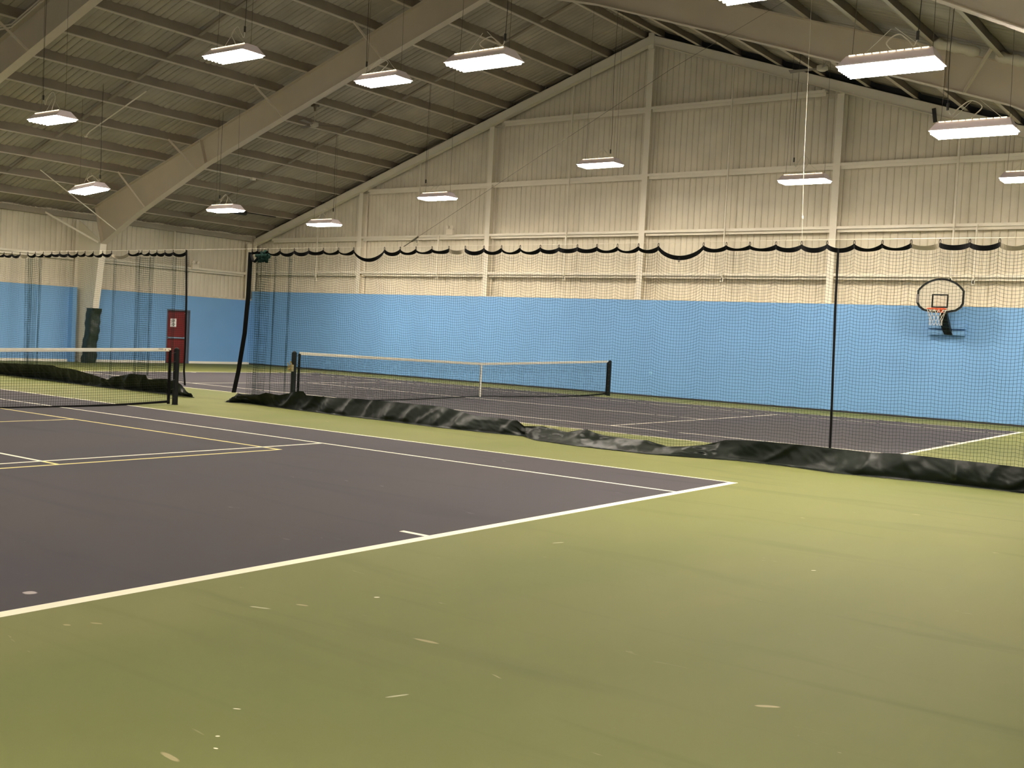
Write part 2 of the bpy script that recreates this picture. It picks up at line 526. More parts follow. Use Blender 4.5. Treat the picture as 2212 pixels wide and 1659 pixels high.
ORD = ['first', 'second', 'third', 'fourth', 'fifth', 'sixth', 'seventh', 'eighth', 'ninth', 'tenth', 'eleventh', 'twelfth', 'thirteenth', 'fourteenth']
for sg, side in ((-1, 'left'), (1, 'right')):
    for k in range(14):
        d = 0.26 + 1.31 * k
        x = X0 + sg * d
        zb = ztop(x); zt = zdeck(x) - 0.004
        m = MB()
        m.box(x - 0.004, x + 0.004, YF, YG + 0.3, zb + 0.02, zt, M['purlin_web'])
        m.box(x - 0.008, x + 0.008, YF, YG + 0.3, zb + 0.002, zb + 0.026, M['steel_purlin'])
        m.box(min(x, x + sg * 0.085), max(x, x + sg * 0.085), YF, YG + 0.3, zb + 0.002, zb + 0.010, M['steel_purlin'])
        where = 'beside the ridge' if k == 0 else ('nearest the eave' if k == 13 else '%s down from the ridge' % ORD[k])
        o = m.build('roof_purlin')
        tag(o, 'long cream steel roof purlin on the %s roof slope, %s' % (side, where), 'roof beam', 'roof purlins')
        if k < 13:
            for yb in (19.5, 11.6, 3.75):
                b = MB()
                x1 = x + sg * 1.24
                za, zc = zb + 0.05, ztop(x1) + 0.05
                b.hexa([(x + sg * 0.08, yb - 0.05, za - .015), (x1, yb - 0.05, zc - .015), (x1, yb + 0.05, zc - .015), (x + sg * 0.08, yb + 0.05, za - .015),
                        (x + sg * 0.08, yb - 0.05, za + .03), (x1, yb - 0.05, zc + .03), (x1, yb + 0.05, zc + .03), (x + sg * 0.08, yb + 0.05, za + .03)])
                b.build('bridging_channel', M['purlin_web'], o)

# ------------------------------------------------------------------ steel frames
def isec(m, pts_in, pts_out, y, fw_=0.24, tw=0.012, tf=0.014):
    """web between two polylines (same count) at plane y plus flanges along each polyline"""
    n = len(pts_in)
    for i in range(n - 1):
        a, b = pts_in[i], pts_in[i + 1]; c, d2 = pts_out[i], pts_out[i + 1]
        m.hexa([(a[0], y - tw / 2, a[1]), (b[0], y - tw / 2, b[1]), (b[0], y + tw / 2, b[1]), (a[0], y + tw / 2, a[1]),
                (c[0], y - tw / 2, c[1]), (d2[0], y - tw / 2, d2[1]), (d2[0], y + tw / 2, d2[1]), (c[0], y + tw / 2, c[1])])
        for p, q in ((a, b), (c, d2)):
            dx, dz = q[0] - p[0], q[1] - p[1]; L = math.hypot(dx, dz); nx, nz = -dz / L * tf / 2, dx / L * tf / 2
            m.hexa([(p[0] - nx, y - fw_ / 2, p[1] - nz), (q[0] - nx, y - fw_ / 2, q[1] - nz), (q[0] - nx, y + fw_ / 2, q[1] - nz), (p[0] - nx, y + fw_ / 2, p[1] - nz),
                    (p[0] + nx, y - fw_ / 2, p[1] + nz), (q[0] + nx, y - fw_ / 2, q[1] + nz), (q[0] + nx, y + fw_ / 2, q[1] + nz), (p[0] + nx, y + fw_ / 2, p[1] + nz)])

def frame(y, label):
    root = empty('portal_frame', label, 'steel frame', (XL, y, 0), 'portal frames across the hall')
    # left column
    m = MB()
    xo = XL - 0.08
    isec(m, [(-17.22, 0.0), (-16.60, 4.16)], [(xo, 0.0), (xo, 5.02)], y)
    m.build('column', M['steel_white'], root)
    m = MB()
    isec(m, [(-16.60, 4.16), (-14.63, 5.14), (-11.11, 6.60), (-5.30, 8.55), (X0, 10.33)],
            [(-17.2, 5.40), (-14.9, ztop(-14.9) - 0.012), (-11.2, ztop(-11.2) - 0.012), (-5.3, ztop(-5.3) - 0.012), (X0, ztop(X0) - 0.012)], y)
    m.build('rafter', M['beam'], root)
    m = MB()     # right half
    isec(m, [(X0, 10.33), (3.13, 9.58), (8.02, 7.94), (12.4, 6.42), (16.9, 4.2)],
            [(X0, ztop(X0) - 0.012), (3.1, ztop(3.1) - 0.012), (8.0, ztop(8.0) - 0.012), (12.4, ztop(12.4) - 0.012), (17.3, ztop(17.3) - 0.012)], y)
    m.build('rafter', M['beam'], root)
    m = MB()
    isec(m, [(17.6, 0.0), (16.9, 4.2)], [(XR - 0.02, 0.0), (XR - 0.02, 5.1)], y)
    m.build('column', M['steel_white'], root)
    # splice stiffeners
    for (a, b) in (((-11.12, 6.60), (-11.42, ztop(-11.4))), ((-16.58, 4.18), (-17.0, 5.43)), ((11.2, 6.85), (11.2, ztop(11.2)))):
        m = MB()
        m.bar((a[0], y - 0.06, a[1]), (b[0], y - 0.06, b[1] - 0.02), 0.12, 0.03, upv=(1, 0, 0))
        m.bar((a[0], y + 0.06, a[1]), (b[0], y + 0.06, b[1] - 0.02), 0.12, 0.03, upv=(1, 0, 0))
        m.build('stiffener_plate', M['beam'], root)
    # flange braces from the lower flange up to a purlin
    def zlow(x):
        if x < X0:
            xs = [-16.60, -14.63, -11.11, -5.30, X0]; zs = [4.16, 5.14, 6.60, 8.55, 10.33]
        else:
            xs = [X0, 3.13, 8.02, 12.4, 16.9]; zs = [10.33, 9.58, 7.94, 6.42, 4.2]
        return float(np.interp(x, xs, zs))
    for xb in (-14.2, -11.55, -7.6, -3.72, 11.6):
        sg = -1 if xb < X0 else 1
        k = round((abs(xb - X0) - 0.26) / 1.31)
        xp = X0 + sg * (0.26 + 1.31 * k)
        m = MB()
        m.bar((xb, y - 0.10, zlow(xb) + 0.02), (xp, y - 0.95, ztop(xp) + 0.03), 0.05, 0.05)
        m.build('flange_brace', M['beam'], root)
    m = MB()
    m.bar((-16.74, y - 0.1, 4.20), (XL - 0.02, y - 1.35, 5.14), 0.06, 0.06)
    m.build('knee_brace', M['steel_white'], root)
    return root
frame(15.55, 'tapered cream steel portal frame farther from the camera, its green-padded column on the left wall')
frame(7.65, 'tapered cream steel portal frame nearer the camera, cut by the upper left corner')

# roof bracing rods
def rod(a, b, r, name, label, mt, cat='steel rod'):
    m = MB(); m.tube([a, b], r, 8)
    return tag(m.build(name, mt), label, cat)
rod((-15.70, 15.42, 4.60), (-15.30, 12.4, 6.15), 0.018, 'bracing_rod', 'thin pale steel bracing rod slanting from the padded frame up to the left roof slope', M['steel_white'])
m = MB(); m.tube([(-9.55, 12.15, zdeck(-9.55) - 0.26), (-12.3, 12.18, zdeck(-12.3) - 0.26), (-12.45, 12.15, zdeck(-12.4) - 0.36)], 0.018, 8)
m.ball((-12.45, 12.15, zdeck(-12.4) - 0.38), 0.05, 0.05, 0.03)
tag(m.build('roof_conduit', M['steel_white']), 'thin pale conduit running down the left roof slope near the leftmost lights', 'conduit')
m = MB(); m.tube([(-13.13, 15.8, ztop(-13.13) - 0.03), (-13.13, 19.0, ztop(-13.13) - 0.03)], 0.02, 8); m.box(-13.2, -13.06, 19.0, 19.15, ztop(-13.13) - 0.09, ztop(-13.13) - 0.01)
tag(m.build('cable_conduit', M['steel_white']), 'pale conduit with small box fixed under a purlin behind the padded frame', 'conduit')
m = MB()
xk = -15.8
zk = ztop(xk)
m.tube([(xk + .03, 20.5, zk - .05), (xk + .03, 21.0, zk - .04), (xk + .03, 21.1, zk - .015), (xk + .03, 22.5, zk - .015)], [0.09, 0.10, 0.02, 0.02], 8)
tag(m.build('cable_bundle', M['cord_black']), 'black bundle of cable under the purlin right of a lamp near the far left corner', 'cable')
for i, (dz, lb) in enumerate(((0.06, 'upper'), (0.13, 'lower'))):
    m = MB()
    m.tube([(-9.9, 6.4, zdeck(-9.9) - dz - .06), (-8.75, 7.35, zdeck(-8.75) - dz - .06), (-8.55, 7.44, zdeck(-8.5) - dz - .10), (-8.2, 7.46, zdeck(-8.2) - dz - .2), (-5.0, 7.46, zdeck(-5.0) - dz - .2)], 0.022, 8)
    tag(m.build('pipe_run', M['steel_purlin']), 'thin bent pipe atop the near frame in the upper left corner, %s of two' % lb, 'pipe', 'pipes on the near frame')
def wrap(x0, x1, label):
    m = MB()
    n = 10
    m.tube([(x0 + (x1 - x0) * t / n, 15.3, ztop(x0 + (x1 - x0) * t / n) + 0.03 + 0.01 * math.sin(t * 2.1)) for t in range(n + 1)], [0.06 if t in (0, n) else 0.095 + 0.012 * math.sin(t * 1.7) for t in range(n + 1)], 12)
    tag(m.build('insulation_roll', M['wall_white'], smooth=True), label, 'insulation', 'insulation rolls on the right rafter')
wrap(11.02, 11.86, 'pale rolled insulation along top of the right rafter, upper left of two')
wrap(12.16, 13.0, 'pale rolled insulation along top of the right rafter, lower right of two')

# ------------------------------------------------------------------ gable framing
for sg, side in ((-1, 'left'), (1, 'right')):
    m = MB()
    xe = XL + 0.02 if sg < 0 else XR - 0.02
    x1 = X0
    zt0, zt1 = 11.245, 11.245 - SL * abs(xe - X0)
    dpt = 0.29
    def strip(y0, y1, a0, a1):
        m.hexa([(x1, y0, zt0 - a1), (xe, y0, zt1 - a1), (xe, y1, zt1 - a1), (x1, y1, zt0 - a1), (x1, y0, zt0 - a0), (xe, y0, zt1 - a0), (xe, y1, zt1 - a0), (x1, y1, zt0 - a0)])
    strip(YG - 0.03, YG - 0.015, 0.0, dpt)              # web, facing the hall
    strip(YG - 0.09, YG + 0.12, dpt, dpt + 0.015)       # bottom flange
    strip(YG - 0.03, YG + 0.12, -0.0, 0.015)
    strip(YG - 0.015, YG + 0.32, 0.002, 0.012)
    tag(m.build('gable_rafter', M['steel_white']), 'sloping cream steel beam along the %s half of the gable top' % side, 'steel beam', 'gable rafters')

COLS = [-18.15, -12.04, -5.93, X0, 6.30, 12.41]
names = {-12.04: 'left of the two left gable posts', -5.93: 'right of the two left gable posts', X0: 'at the ridge, tallest', 6.30: 'in the right half, nearest the ridge', 12.41: 'in the right half, past the basketball hoop'}
for x in COLS[1:]:
    m = MB()
    zt = ztop(x) - 0.345 if abs(x - X0) > 0.1 else 11.25
    m.box(x - 0.10, x + 0.10, YG, YG + 0.012, 3.03, zt)
    m.box(x - 0.006, x + 0.006, YG + 0.012, YG + 0.29, 3.03, zt)
    m.box(x - 0.10, x + 0.10, YG + 0.29, YG + 0.302, 3.03, zt)
    if abs(x - X0) < 0.1:
        m.box(x - 0.10, x + 0.10, YG - 0.06, YG, 10.8, 11.3)
    tag(m.build('gable_post', M['steel_white']), 'cream steel H-section post on the gable wall, %s' % names[x], 'steel post', 'gable wall posts')
m = MB(); m.box(XL + 0.0, XL + 0.18, YG - 0.06, YG, 3.03, 5.05); m.box(XL - 0.05, XL + 0.03, YG - 0.35, YG - 0.12, 2.7, 4.95)
tag(m.build('corner_post', M['steel_white']), 'cream steel post in the far corner between gable wall and left wall', 'steel post')

bayname = {0: 'leftmost bay', 1: 'second bay from the left', 2: 'bay left of the ridge post', 3: 'bay right of the ridge post', 4: 'bay behind the basketball hoop', 5: 'rightmost bay, past the basketball hoop'}
lev = [(3.80, 'lowest rail', 0, 5), (5.12, 'second rail up', 0, 5), (6.88, 'third rail up', 1, 4), (8.96, 'top rail', 2, 3)]
ends = COLS + [XR]
for z, ln, b0, b1 in lev:
    for b in range(b0, b1 + 1):
        xa, xb = ends[b] + 0.10, ends[b + 1] - 0.10
        if b == 0: xa = XL + 0.18
        if b == 5: xb = XR - 0.01
        lim = (10.93 - z - 0.09) / SL
        xa = max(xa, X0 - lim); xb = min(xb, X0 + lim)
        m = MB()
        m.box(xa, xb, YG + 0.01, YG + 0.02, z - 0.02, z + 0.055)
        m.box(xa, xb, YG + 0.01, YG + 0.315, z + 0.055, z + 0.063)
        m.box(xa, xb, YG + 0.10, YG + 0.108, z - 0.10, z + 0.055)
        tag(m.build('wall_rail', M['steel_white']), 'cream steel wall rail on the gable, %s, %s' % (ln, bayname[b]), 'wall rail', 'gable wall rails')
# vertical tie rods at mid bay
for x, za, zb, lb in ((-2.62, 3.62, 9.93, 'left of the ridge post'), (-9.10, 4.9, 7.78, 'in the second bay from the left'), (-14.3, 3.50, 5.70, 'in the leftmost bay'),
                      (3.02, 3.62, 9.93, 'right of the ridge post'), (9.55, 3.65, 7.8, 'above the basketball hoop, left of two'), (10.12, 3.6, 5.15, 'above the basketball hoop, right of two'), (-8.1, 3.62, 5.15, 'beside the small emergency light')):
    m = MB(); m.bar((x, YG - 0.02, za), (x, YG - 0.02, zb), 0.05, 0.04)
    m.box(x - .04, x + .04, YG - 0.045, YG + .01, za - .02, za + .1)
    tag(m.build('tie_bar', M['steel_white']), 'thin upright cream tie bar on the gable wall, %s' % lb, 'tie bar', 'gable tie bars')
# left wall rails
for a, b, lb in ((YF, 15.38, 'near the camera side of the padded column'), (15.72, YG - 0.4, 'between the padded column and the far corner')):
    m = MB(); m.box(XL - 0.0, XL + 0.01, a, b, 3.68, 3.76); m.box(XL - 0.20, XL, a, b, 3.752, 3.76); m.box(XL - 0.1, XL - 0.09, a, b, 3.60, 3.74)
    tag(m.build('wall_rail', M['steel_white']), 'cream steel wall rail on the left wall, %s' % lb, 'wall rail', 'left wall rails')
m = MB(); m.box(XL - 0.15, XL + 0.02, YF, YG - 0.15, 5.06, 5.24)
tag(m.build('eave_beam', M['roof_white']), 'cream eave beam where the left wall meets the roof', 'steel beam')
for yb in (19.5, 11.6):
    m = MB(); m.bar((XL + 0.005, yb, 3.6), (XL + 0.005, yb, 5.06), 0.05, 0.04)
    tag(m.build('tie_bar', M['steel_white']), 'thin upright tie bar on the left wall, %s' % ('beyond the padded column' if yb > 15 else 'nearer the camera than the padded column'), 'tie bar')
m = MB(); m.bar((9.86 - 1.0, YG - 0.1, 8.22), (8.92, YG - 0.1, 7.85), 0.10, 0.02, upv=(0, 1, 0))
tag(m.build('steel_bracket', M['cord_black']), 'short dark plate hanging under the right gable beam above a lamp', 'bracket')

# column pad
def pad():
    m = MB(); P = []
    n, rows = 28, 26
    for i in range(rows):
        z = 1.92 * i / (rows - 1)
        cx = np.interp(z, [0, 0.7, 1.36, 1.92], [-17.28, -17.19, -17.09, -17.02]) + 0.02 * math.sin(z * 7)
        rx = np.interp(z, [0, 0.7, 1.36, 1.7, 1.92], [0.24, 0.21, 0.23, 0.21, 0.27])
        for j in range(n + 1):
            a = 2 * math.pi * j / n
            q = 1 + 0.10 * noise.noise(Vector((math.cos(a) * 1.6, math.sin(a) * 1.6, z * 4.2))) + 0.05 * math.sin(z * 21 + 3 * math.sin(a))
            c_, s_ = math.cos(a), math.sin(a)
            e = (abs(c_) ** 4 + abs(s_) ** 4) ** -0.25
            P.append((cx + rx * q * e * c_, 15.55 + 0.20 * q * e * s_, z))
    m.grid(P, rows, n + 1)
    tag(m.build('column_pad', M['pad'], smooth=True), 'crumpled dark green vinyl pad wrapped round the foot of the white column', 'column pad')
pad()

# ------------------------------------------------------------------ light fixtures
def fixture(x, y, z, label, cord=0, vis=True, tilt=0.0, seed=0):
    root = empty('pendant_light', label, 'light', (x, y, z), 'hanging fluorescent lights')
    rnd = random.Random(seed)
    a, b, ta, tb, h = 0.60, 0.275, 0.53, 0.13, 0.15
    m = MB()
    bot = [(-a, -b, 0), (a, -b, 0), (a, b, 0), (-a, b, 0)]
    top = [(-ta, -tb, h), (ta, -tb, h), (ta, tb, h), (-ta, tb, h)]
    T = lambda p: (x + p[0], y + p[1], z + p[2] + tilt * p[0])
    for i in range(4):
        j = (i + 1) % 4
        m.quad([T(bot[i]), T(bot[j]), T(top[j]), T(top[i])])
    m.quad([T(p) for p in top])
    # rolled lip
    for i in range(4):
        j = (i + 1) % 4
        m.bar(T(bot[i]), T(bot[j]), 0.012, 0.012)
    m.build('housing', M['hood'], root, fix=False)
    # six glowing tubes merged as a scalloped lens
    m = MB(); P = []
    nx, ny = 2, 37
    for i in range(nx):
        for j in range(ny):
            t = j / (ny - 1)
            P.append(T((-a + 0.02 + (2 * a - 0.04) * i, -b + 0.02 + (2 * b - 0.04) * t, 0.012 - 0.066 * abs(math.sin(math.pi * 6 * t)) ** 0.7)))
    m.grid(P, nx, ny)
    m.build('lamp_tubes', M['lens'], root, fix=False)
    m = MB()
    for s in (-1, 1):
        m = MB()
        for k in range(10):
            xx = -0.49 + 0.1 * k
            yy = s * (tb + 0.012)
            m.hexa([T((xx, yy, h - 0.006)), T((xx + 0.082, yy, h - 0.006)), T((xx + 0.082, yy + s * 0.006, h - 0.006)), T((xx, yy + s * 0.006, h - 0.006)),
                    T((xx, yy, h + 0.003)), T((xx + 0.082, yy, h + 0.003)), T((xx + 0.082, yy + s * 0.006, h + 0.003)), T((xx, yy + s * 0.006, h + 0.003))])
        m.build('glowing_vent_slots', M['slot'], root)
    zr = zdeck(x) - 0.02
    for s in (-1, 1):
        m = MB()
        zr2 = zdeck(x + s * 0.5) - 0.03
        m.tube([T((s * 0.50, 0, h)), (x + s * 0.49, y + 0.02, z + 0.7), (x + s * 0.47, y, zr2)], 0.0035, 5)
        m.build('hanging_wire', M['wire'], root)
        m = MB(); m.tube([T((s * 0.42, -0.05 * s, h)), (x + s * 0.03 * (1 + seed % 3), y - 0.02 * s, z + 0.47)], 0.0045, 5)
        m.build('bridle_cable', M['cord_white'], root)
    m = MB()
    pts = []
    sx = 1 if seed % 2 == 0 else -1
    ctrl = [(0.05, 0, h), (0.02 + 0.03 * (seed % 3), 0.02, 0.30), (-0.12, 0, 0.50), (0.10, 0.03, 0.66), (0.32, 0, 0.50), (0.44, 0.02, 0.38), (0.52, 0, 0.55)]
    for i in range(len(ctrl) - 1):
        p0 = Vector(ctrl[max(i - 1, 0)]); p1 = Vector(ctrl[i]); p2 = Vector(ctrl[i + 1]); p3 = Vector(ctrl[min(i + 2, len(ctrl) - 1)])
        for t in np.linspace(0, 1, 7)[:-1]:
            q = 0.5 * ((2 * p1) + (-p0 + p2) * t + (2 * p0 - 5 * p1 + 4 * p2 - p3) * t * t + (-p0 + 3 * p1 - 3 * p2 + p3) * t ** 3)
            pts.append((x + sx * q.x * (0.6 + 0.2 * (seed % 3)), y + q.y, z + q.z * (0.6 + 0.12 * (seed % 4))))
    m.tube(pts, 0.009, 6)
    m.build('power_cord', M['cord_white'], root)
    e = pts[-1]
    m = MB()
    m.tube([e, (e[0] + 0.02 * sx, e[1], e[2] + 0.5), (e[0] - 0.02, e[1], (e[2] + zr) / 2), (e[0] + 0.01, e[1], zdeck(e[0]) - 0.04)], 0.0055, 6)
    m.tube([(e[0], e[1], e[2] - 0.03), (e[0], e[1], e[2] + 0.08)], 0.02, 8)
    m.build('drop_cord', M['cord_black'], root)
    return root

FX = [(12.75, 7.38, 5.20, 'large glowing white lamp hanging at upper right, largest in view'),
      (12.85, 11.23, 5.10, 'glowing white lamp at the right, just below the largest lamp'),
      (12.14, 19.26, 5.62, 'glowing white lamp cut off by the right edge of the photo'),
      (6.91, 19.56, 5.85, 'glowing white lamp in front of the gable post left of the basketball hoop'),
      (6.29, 7.34, 5.95, 'glowing white lamp at top middle, left of the ridge, with curled cord'),
      (0.88, 10.74, 6.95, 'glowing white lamp before the far portal frame, left of the top middle lamp'),
      (0.12, 7.35, 6.75, 'glowing white lamp at upper left between the two portal frames'),
      (-6.26, 7.43, 6.05, 'glowing white lamp farthest left in the photo, below the near frame'),
      (-10.60, 11.15, 5.15, 'slightly tilted glowing white lamp on the left, in front of the far frame knee'),
      (-9.73, 15.21, 5.08, 'glowing white lamp just right of the far portal frame knee'),
      (-9.91, 19.51, 5.15, 'glowing white lamp lowest in the photo, near the far left gable corner'),
      (-4.89, 19.46, 5.85, 'glowing white lamp between the two left gable posts'),
      (1.17, 19.19, 6.50, 'glowing white lamp just left of the ridge post'),
      (12.95, 3.25, 4.97, 'glowing white lamp cut off by the top edge of the photo')]
for i, (x, y, z, lb) in enumerate(FX):
    fixture(x, y, z, lb, tilt=(0.08 if i == 8 else 0.0), seed=i)
for i, (x, y, z) in enumerate([(16.3, -6.6, 4.6), (6.5, -3.9, 5.9), (0.1, -3.7, 6.7), (-6.2, -3.7, 6.0), (-12.2, 3.4, 5.0), (-12.2, 7.4, 5.0), (15.8, 19.3, 4.7)]):  # unseen lamps; the first is added to brighten the near floor
    fixture(x, y, z, 'glowing white lamp hanging over the near court, outside the photo frame', seed=20 + i)

# ceiling fans
def fan(x, y, zh, zr, rot, label):
    root = empty('ceiling_fan', label, 'ceiling fan', (x, y, zh), 'ceiling fans')
    m = MB(); m.tube([(x, y, zr - 0.12), (x, y, zh + 0.06)], 0.012, 8); m.build('down_rod', M['fan'], root)
    m = MB(); m.box(x - .10, x + .10, y - .08, y + .08, zr - 0.10, zr + 0.05); m.tube([(x, y, zr - 0.10), (x, y, zr - 0.24)], [0.05, 0.025], 10); m.build('mounting_bracket', M['fan_dark'], root)
    m = MB(); m.tube([(x, y, zh + 0.08), (x, y, zh + 0.05), (x, y, zh - 0.04), (x, y, zh - 0.07)], [0.05, 0.13, 0.13, 0.07], 20); m.build('motor', M['fan'], root, smooth=True)
    for k in range(3):
        a = rot + 2 * math.pi * k / 3
        c, s = math.cos(a), math.sin(a)
        m = MB()
        def q(r, t, dz): return (x + c * r - s * t, y + s * r + c * t, zh + dz)
        m.hexa([q(.12, -.03, -.02), q(.78, -.07, -.035), q(.78, .07, .005), q(.12, .03, .0), q(.12, -.03, -.012), q(.78, -.07, -.027), q(.78, .07, .013), q(.12, .03, .008)])
        m.build('fan_blade', M['fan_dark'], root)
ra = math.atan2(0.59, 0.81)
fan(-8.2, 17.28, 7.95, 8.60, ra + 0.19, 'three-bladed ceiling fan under the left roof slope behind the far frame')
fan(7.79, 18.0, 8.16, 8.78, ra + math.radians(146), 'three-bladed ceiling fan under the right roof slope, left of the largest lamp')

# ------------------------------------------------------------------ emergency lights, outlet
def emlight(c, n, label):
    """n: unit vector into the hall"""
    n = Vector(n); t = Vector((-n.y, n.x, 0))
    root = empty('emergency_light', label, 'emergency light', c, 'twin-head emergency lights')
    c = Vector(c)
    m = MB()
    def P(a, b, z): return tuple(c + t * a + n * b + Vector((0, 0, z)))
    m.hexa([P(-.15, 0, -.12), P(.15, 0, -.12), P(.15, .09, -.12), P(-.15, .09, -.12), P(-.15, 0, .08), P(.15, 0, .08), P(.15, .09, .08), P(-.15, .09, .08)])
    m.build('battery_box', M['plastic'], root)
    for s in (-1, 1):
        m = MB()
        m.tube([P(s * .09, .045, .08), P(s * .09, .05, .13)], 0.015, 8)
        m.tube([P(s * .09, .0, .17), P(s * .10, .05, .17), P(s * .11, .10, .155)], [0.03, 0.055, 0.065], 12)
        m.build('lamp_head', M['plastic'], root)
emlight((XL + 0.02, 20.45, 3.80), (1, 0, 0), 'small twin-head emergency light on the left wall rail above the red door')
emlight((-7.55, YG - 0.0, 5.28), (0, -1, 0), 'small twin-head emergency light on the gable rail left of a post')
m = MB(); m.box(0.77, 0.88, YG - 0.06, YG - 0.03, 0.69, 0.80)
tag(m.build('wall_outlet', M['outlet']), 'small blue-painted outlet box low on the blue gable wall', 'outlet')

# ------------------------------------------------------------------ basketball hoop
def hoop():
    cx, cy = 9.53, 22.60
    root = empty('basketball_hoop', 'wall-mounted fan-shaped basketball backboard with orange rim on the blue wall', 'basketball hoop', (cx, YG, 2.3))
    zb, zt = 2.80, 3.69
    hw = 0.585
    pts = []
    n = 24
    # fan outline (x offset, z)
    pts = [(-hw + 0.17, zb + 0.05), (-hw + 0.05, zb + 0.14), (-hw, zb + 0.24), (-hw, zb + 0.57)]
    hh = zt - zb - 0.57
    RR = (hw * hw + hh * hh) / (2 * hh)
    a0 = math.asin(hw / RR)
    for i in range(1, n):
        a = a0 * (2 * i / n - 1)
        pts.append((RR * math.sin(a), zt - RR + RR * math.cos(a)))
    pts += [(hw, zb + 0.57), (hw, zb + 0.24), (hw - 0.05, zb + 0.14), (hw - 0.17, zb + 0.05), (0.18, zb), (-0.18, zb)]
    out = [(cx + p[0], 0, p[1]) for p in pts]
    m = MB(); m.prism(out, (0, cy, 0), (0, cy + 0.03, 0)); m.build('backboard', M['board'], root)
    c0 = (0, (zb + zt) / 2)
    inn = [(cx + p[0] * 0.915, 0, c0[1] + (p[1] - c0[1]) * 0.89) for p in pts]
    m = MB(); k = len(pts)
    for i in range(k):
        j = (i + 1) % k
        m.hexa([(out[i][0], cy - .012, out[i][2]), (out[j][0], cy - .012, out[j][2]), (out[j][0], cy, out[j][2]), (out[i][0], cy, out[i][2]),
                (inn[i][0], cy - .012, inn[i][2]), (inn[j][0], cy - .012, inn[j][2]), (inn[j][0], cy, inn[j][2]), (inn[i][0], cy, inn[i][2])])
    m.build('edge_trim', M['black'], root)
    m = MB()
    tx0, tx1, tz0, tz1, t = cx - 0.21, cx + 0.20, 2.93, 3.28, 0.034
    m.box(tx0, tx1, cy - .008, cy - .001, tz1 - t, tz1); m.box(tx0, tx1, cy - .008, cy - .001, tz0, tz0 + t)
    m.box(tx0, tx0 + t, cy - .008, cy - .001, tz0 + t, tz1 - t); m.box(tx1 - t, tx1, cy - .008, cy - .001, tz0 + t, tz1 - t)
    m.build('target_square', M['black'], root)
    m = MB(); m.box(cx - hw - 0.012, cx - hw + 0.05, cy - .018, cy + .035, 3.05, 3.27); m.build('tape_patch', M['grey_tape'], root)
    rc = Vector((cx + 0.03, cy - 0.40, 2.885)); R_ = 0.228
    m = MB()
    m.tube([(rc.x + R_ * math.cos(2 * math.pi * i / 32), rc.y + R_ * math.sin(2 * math.pi * i / 32), rc.z) for i in range(33)], 0.013, 8, cap=False)
    m.box(rc.x - .09, rc.x + .09, cy - .20, cy - .013, rc.z - .015, rc.z + .012); m.box(rc.x - .08, rc.x + .08, cy - .03, cy - .012, rc.z - .08, rc.z + .04)
    m.build('rim', M['rim'], root)
    m = MB()
    for k in range(12):
        for s in (-1, 1):
            P = []
            for i in range(9):
                t = i / 8
                a = 2 * math.pi * (k / 12 + s * t * 0.16)
                r = R_ * (1 - 0.42 * min(1, t * 1.3)) + 0.02 * t
                P.append((rc.x + r * math.cos(a), rc.y + r * math.sin(a), rc.z - 0.02 - 0.40 * t))
            m.tube(P, 0.004, 4)
    m.build('hoop_net', M['hoop_net'], root)
    m = MB()
    P = [((9.60, cy + .10, 2.95), .08, .10), ((9.61, cy + .14, 2.75), .09, .16), ((9.60, 22.95, 2.55), .10, .20), ((9.60, 23.10, 2.42), .10, .18), ((9.64, 23.18, 2.26), .10, .08)]
    for (a, wa, da), (b, wb, db) in zip(P[:-1], P[1:]):
        m.hexa([(a[0] - wa, a[1] - da / 2, a[2]), (a[0] + wa, a[1] - da / 2, a[2]), (a[0] + wa, a[1] + da / 2, a[2]), (a[0] - wa, a[1] + da / 2, a[2]),
                (b[0] - wb, b[1] - db / 2, b[2]), (b[0] + wb, b[1] - db / 2, b[2]), (b[0] + wb, b[1] + db / 2, b[2]), (b[0] - wb, b[1] + db / 2, b[2])])
    m.build('support_arm', M['black'], root)
    m = MB(); m.box(cx - .44, cx + .50, YG - .17, YG - .03, 2.42, 2.54); m.build('mounting_board', M['blue'], root)
    m = MB(); m.box(cx - .44, cx + .50, YG - .17, YG - .03, 2.25, 2.37); m.build('mounting_board', M['blue'], root)
hoop()

# ------------------------------------------------------------------ nets
def wires(lines, r, name, material, parent):
    """lines: list of Nx3 arrays; triangular tubes, fast"""
    V, F = [], []
    base = 0
    for A in lines:
        A = np.asarray(A, float); n = len(A)
        d = np.gradient(A, axis=0)
        d /= np.linalg.norm(d, axis=1)[:, None] + 1e-9
        upv = np.where(np.abs(d[:, 2:3]) > 0.8, np.array([[1., 0, 0]]), np.array([[0, 0, 1.]]))
        s = np.cross(d, upv); s /= np.linalg.norm(s, axis=1)[:, None] + 1e-9
        t = np.cross(s, d)
        for k in range(3):
            a = 2 * math.pi * k / 3
            V.append(A + (s * math.cos(a) + t * math.sin(a)) * r)
        i = np.arange(n - 1)
        for k in range(3):
            k2 = (k + 1) % 3
            F.append(np.stack([base + k * n + i, base + k2 * n + i, base + k2 * n + i + 1, base + k * n + i + 1], 1))
        base += 3 * n
    V = np.concatenate(V); F = np.concatenate(F)
    me = bpy.data.meshes.new(name)
    me.vertices.add(len(V)); me.vertices.foreach_set('co', V.ravel())
    me.loops.add(F.size); me.loops.foreach_set('vertex_index', F.ravel().astype(np.int32))
    me.polygons.add(len(F)); me.polygons.foreach_set('loop_start', np.arange(0, F.size, 4, dtype=np.int32))
    me.polygons.foreach_set('loop_total', np.full(len(F), 4, dtype=np.int32))
    me.materials.append(material)
    me.update(calc_edges=True); me.validate()
    o = bpy.data.objects.new(name, me)
    COL.objects.link(o)
    o.parent = parent
    o.matrix_parent_inverse = Matrix.Translation(-parent.location)
    return o

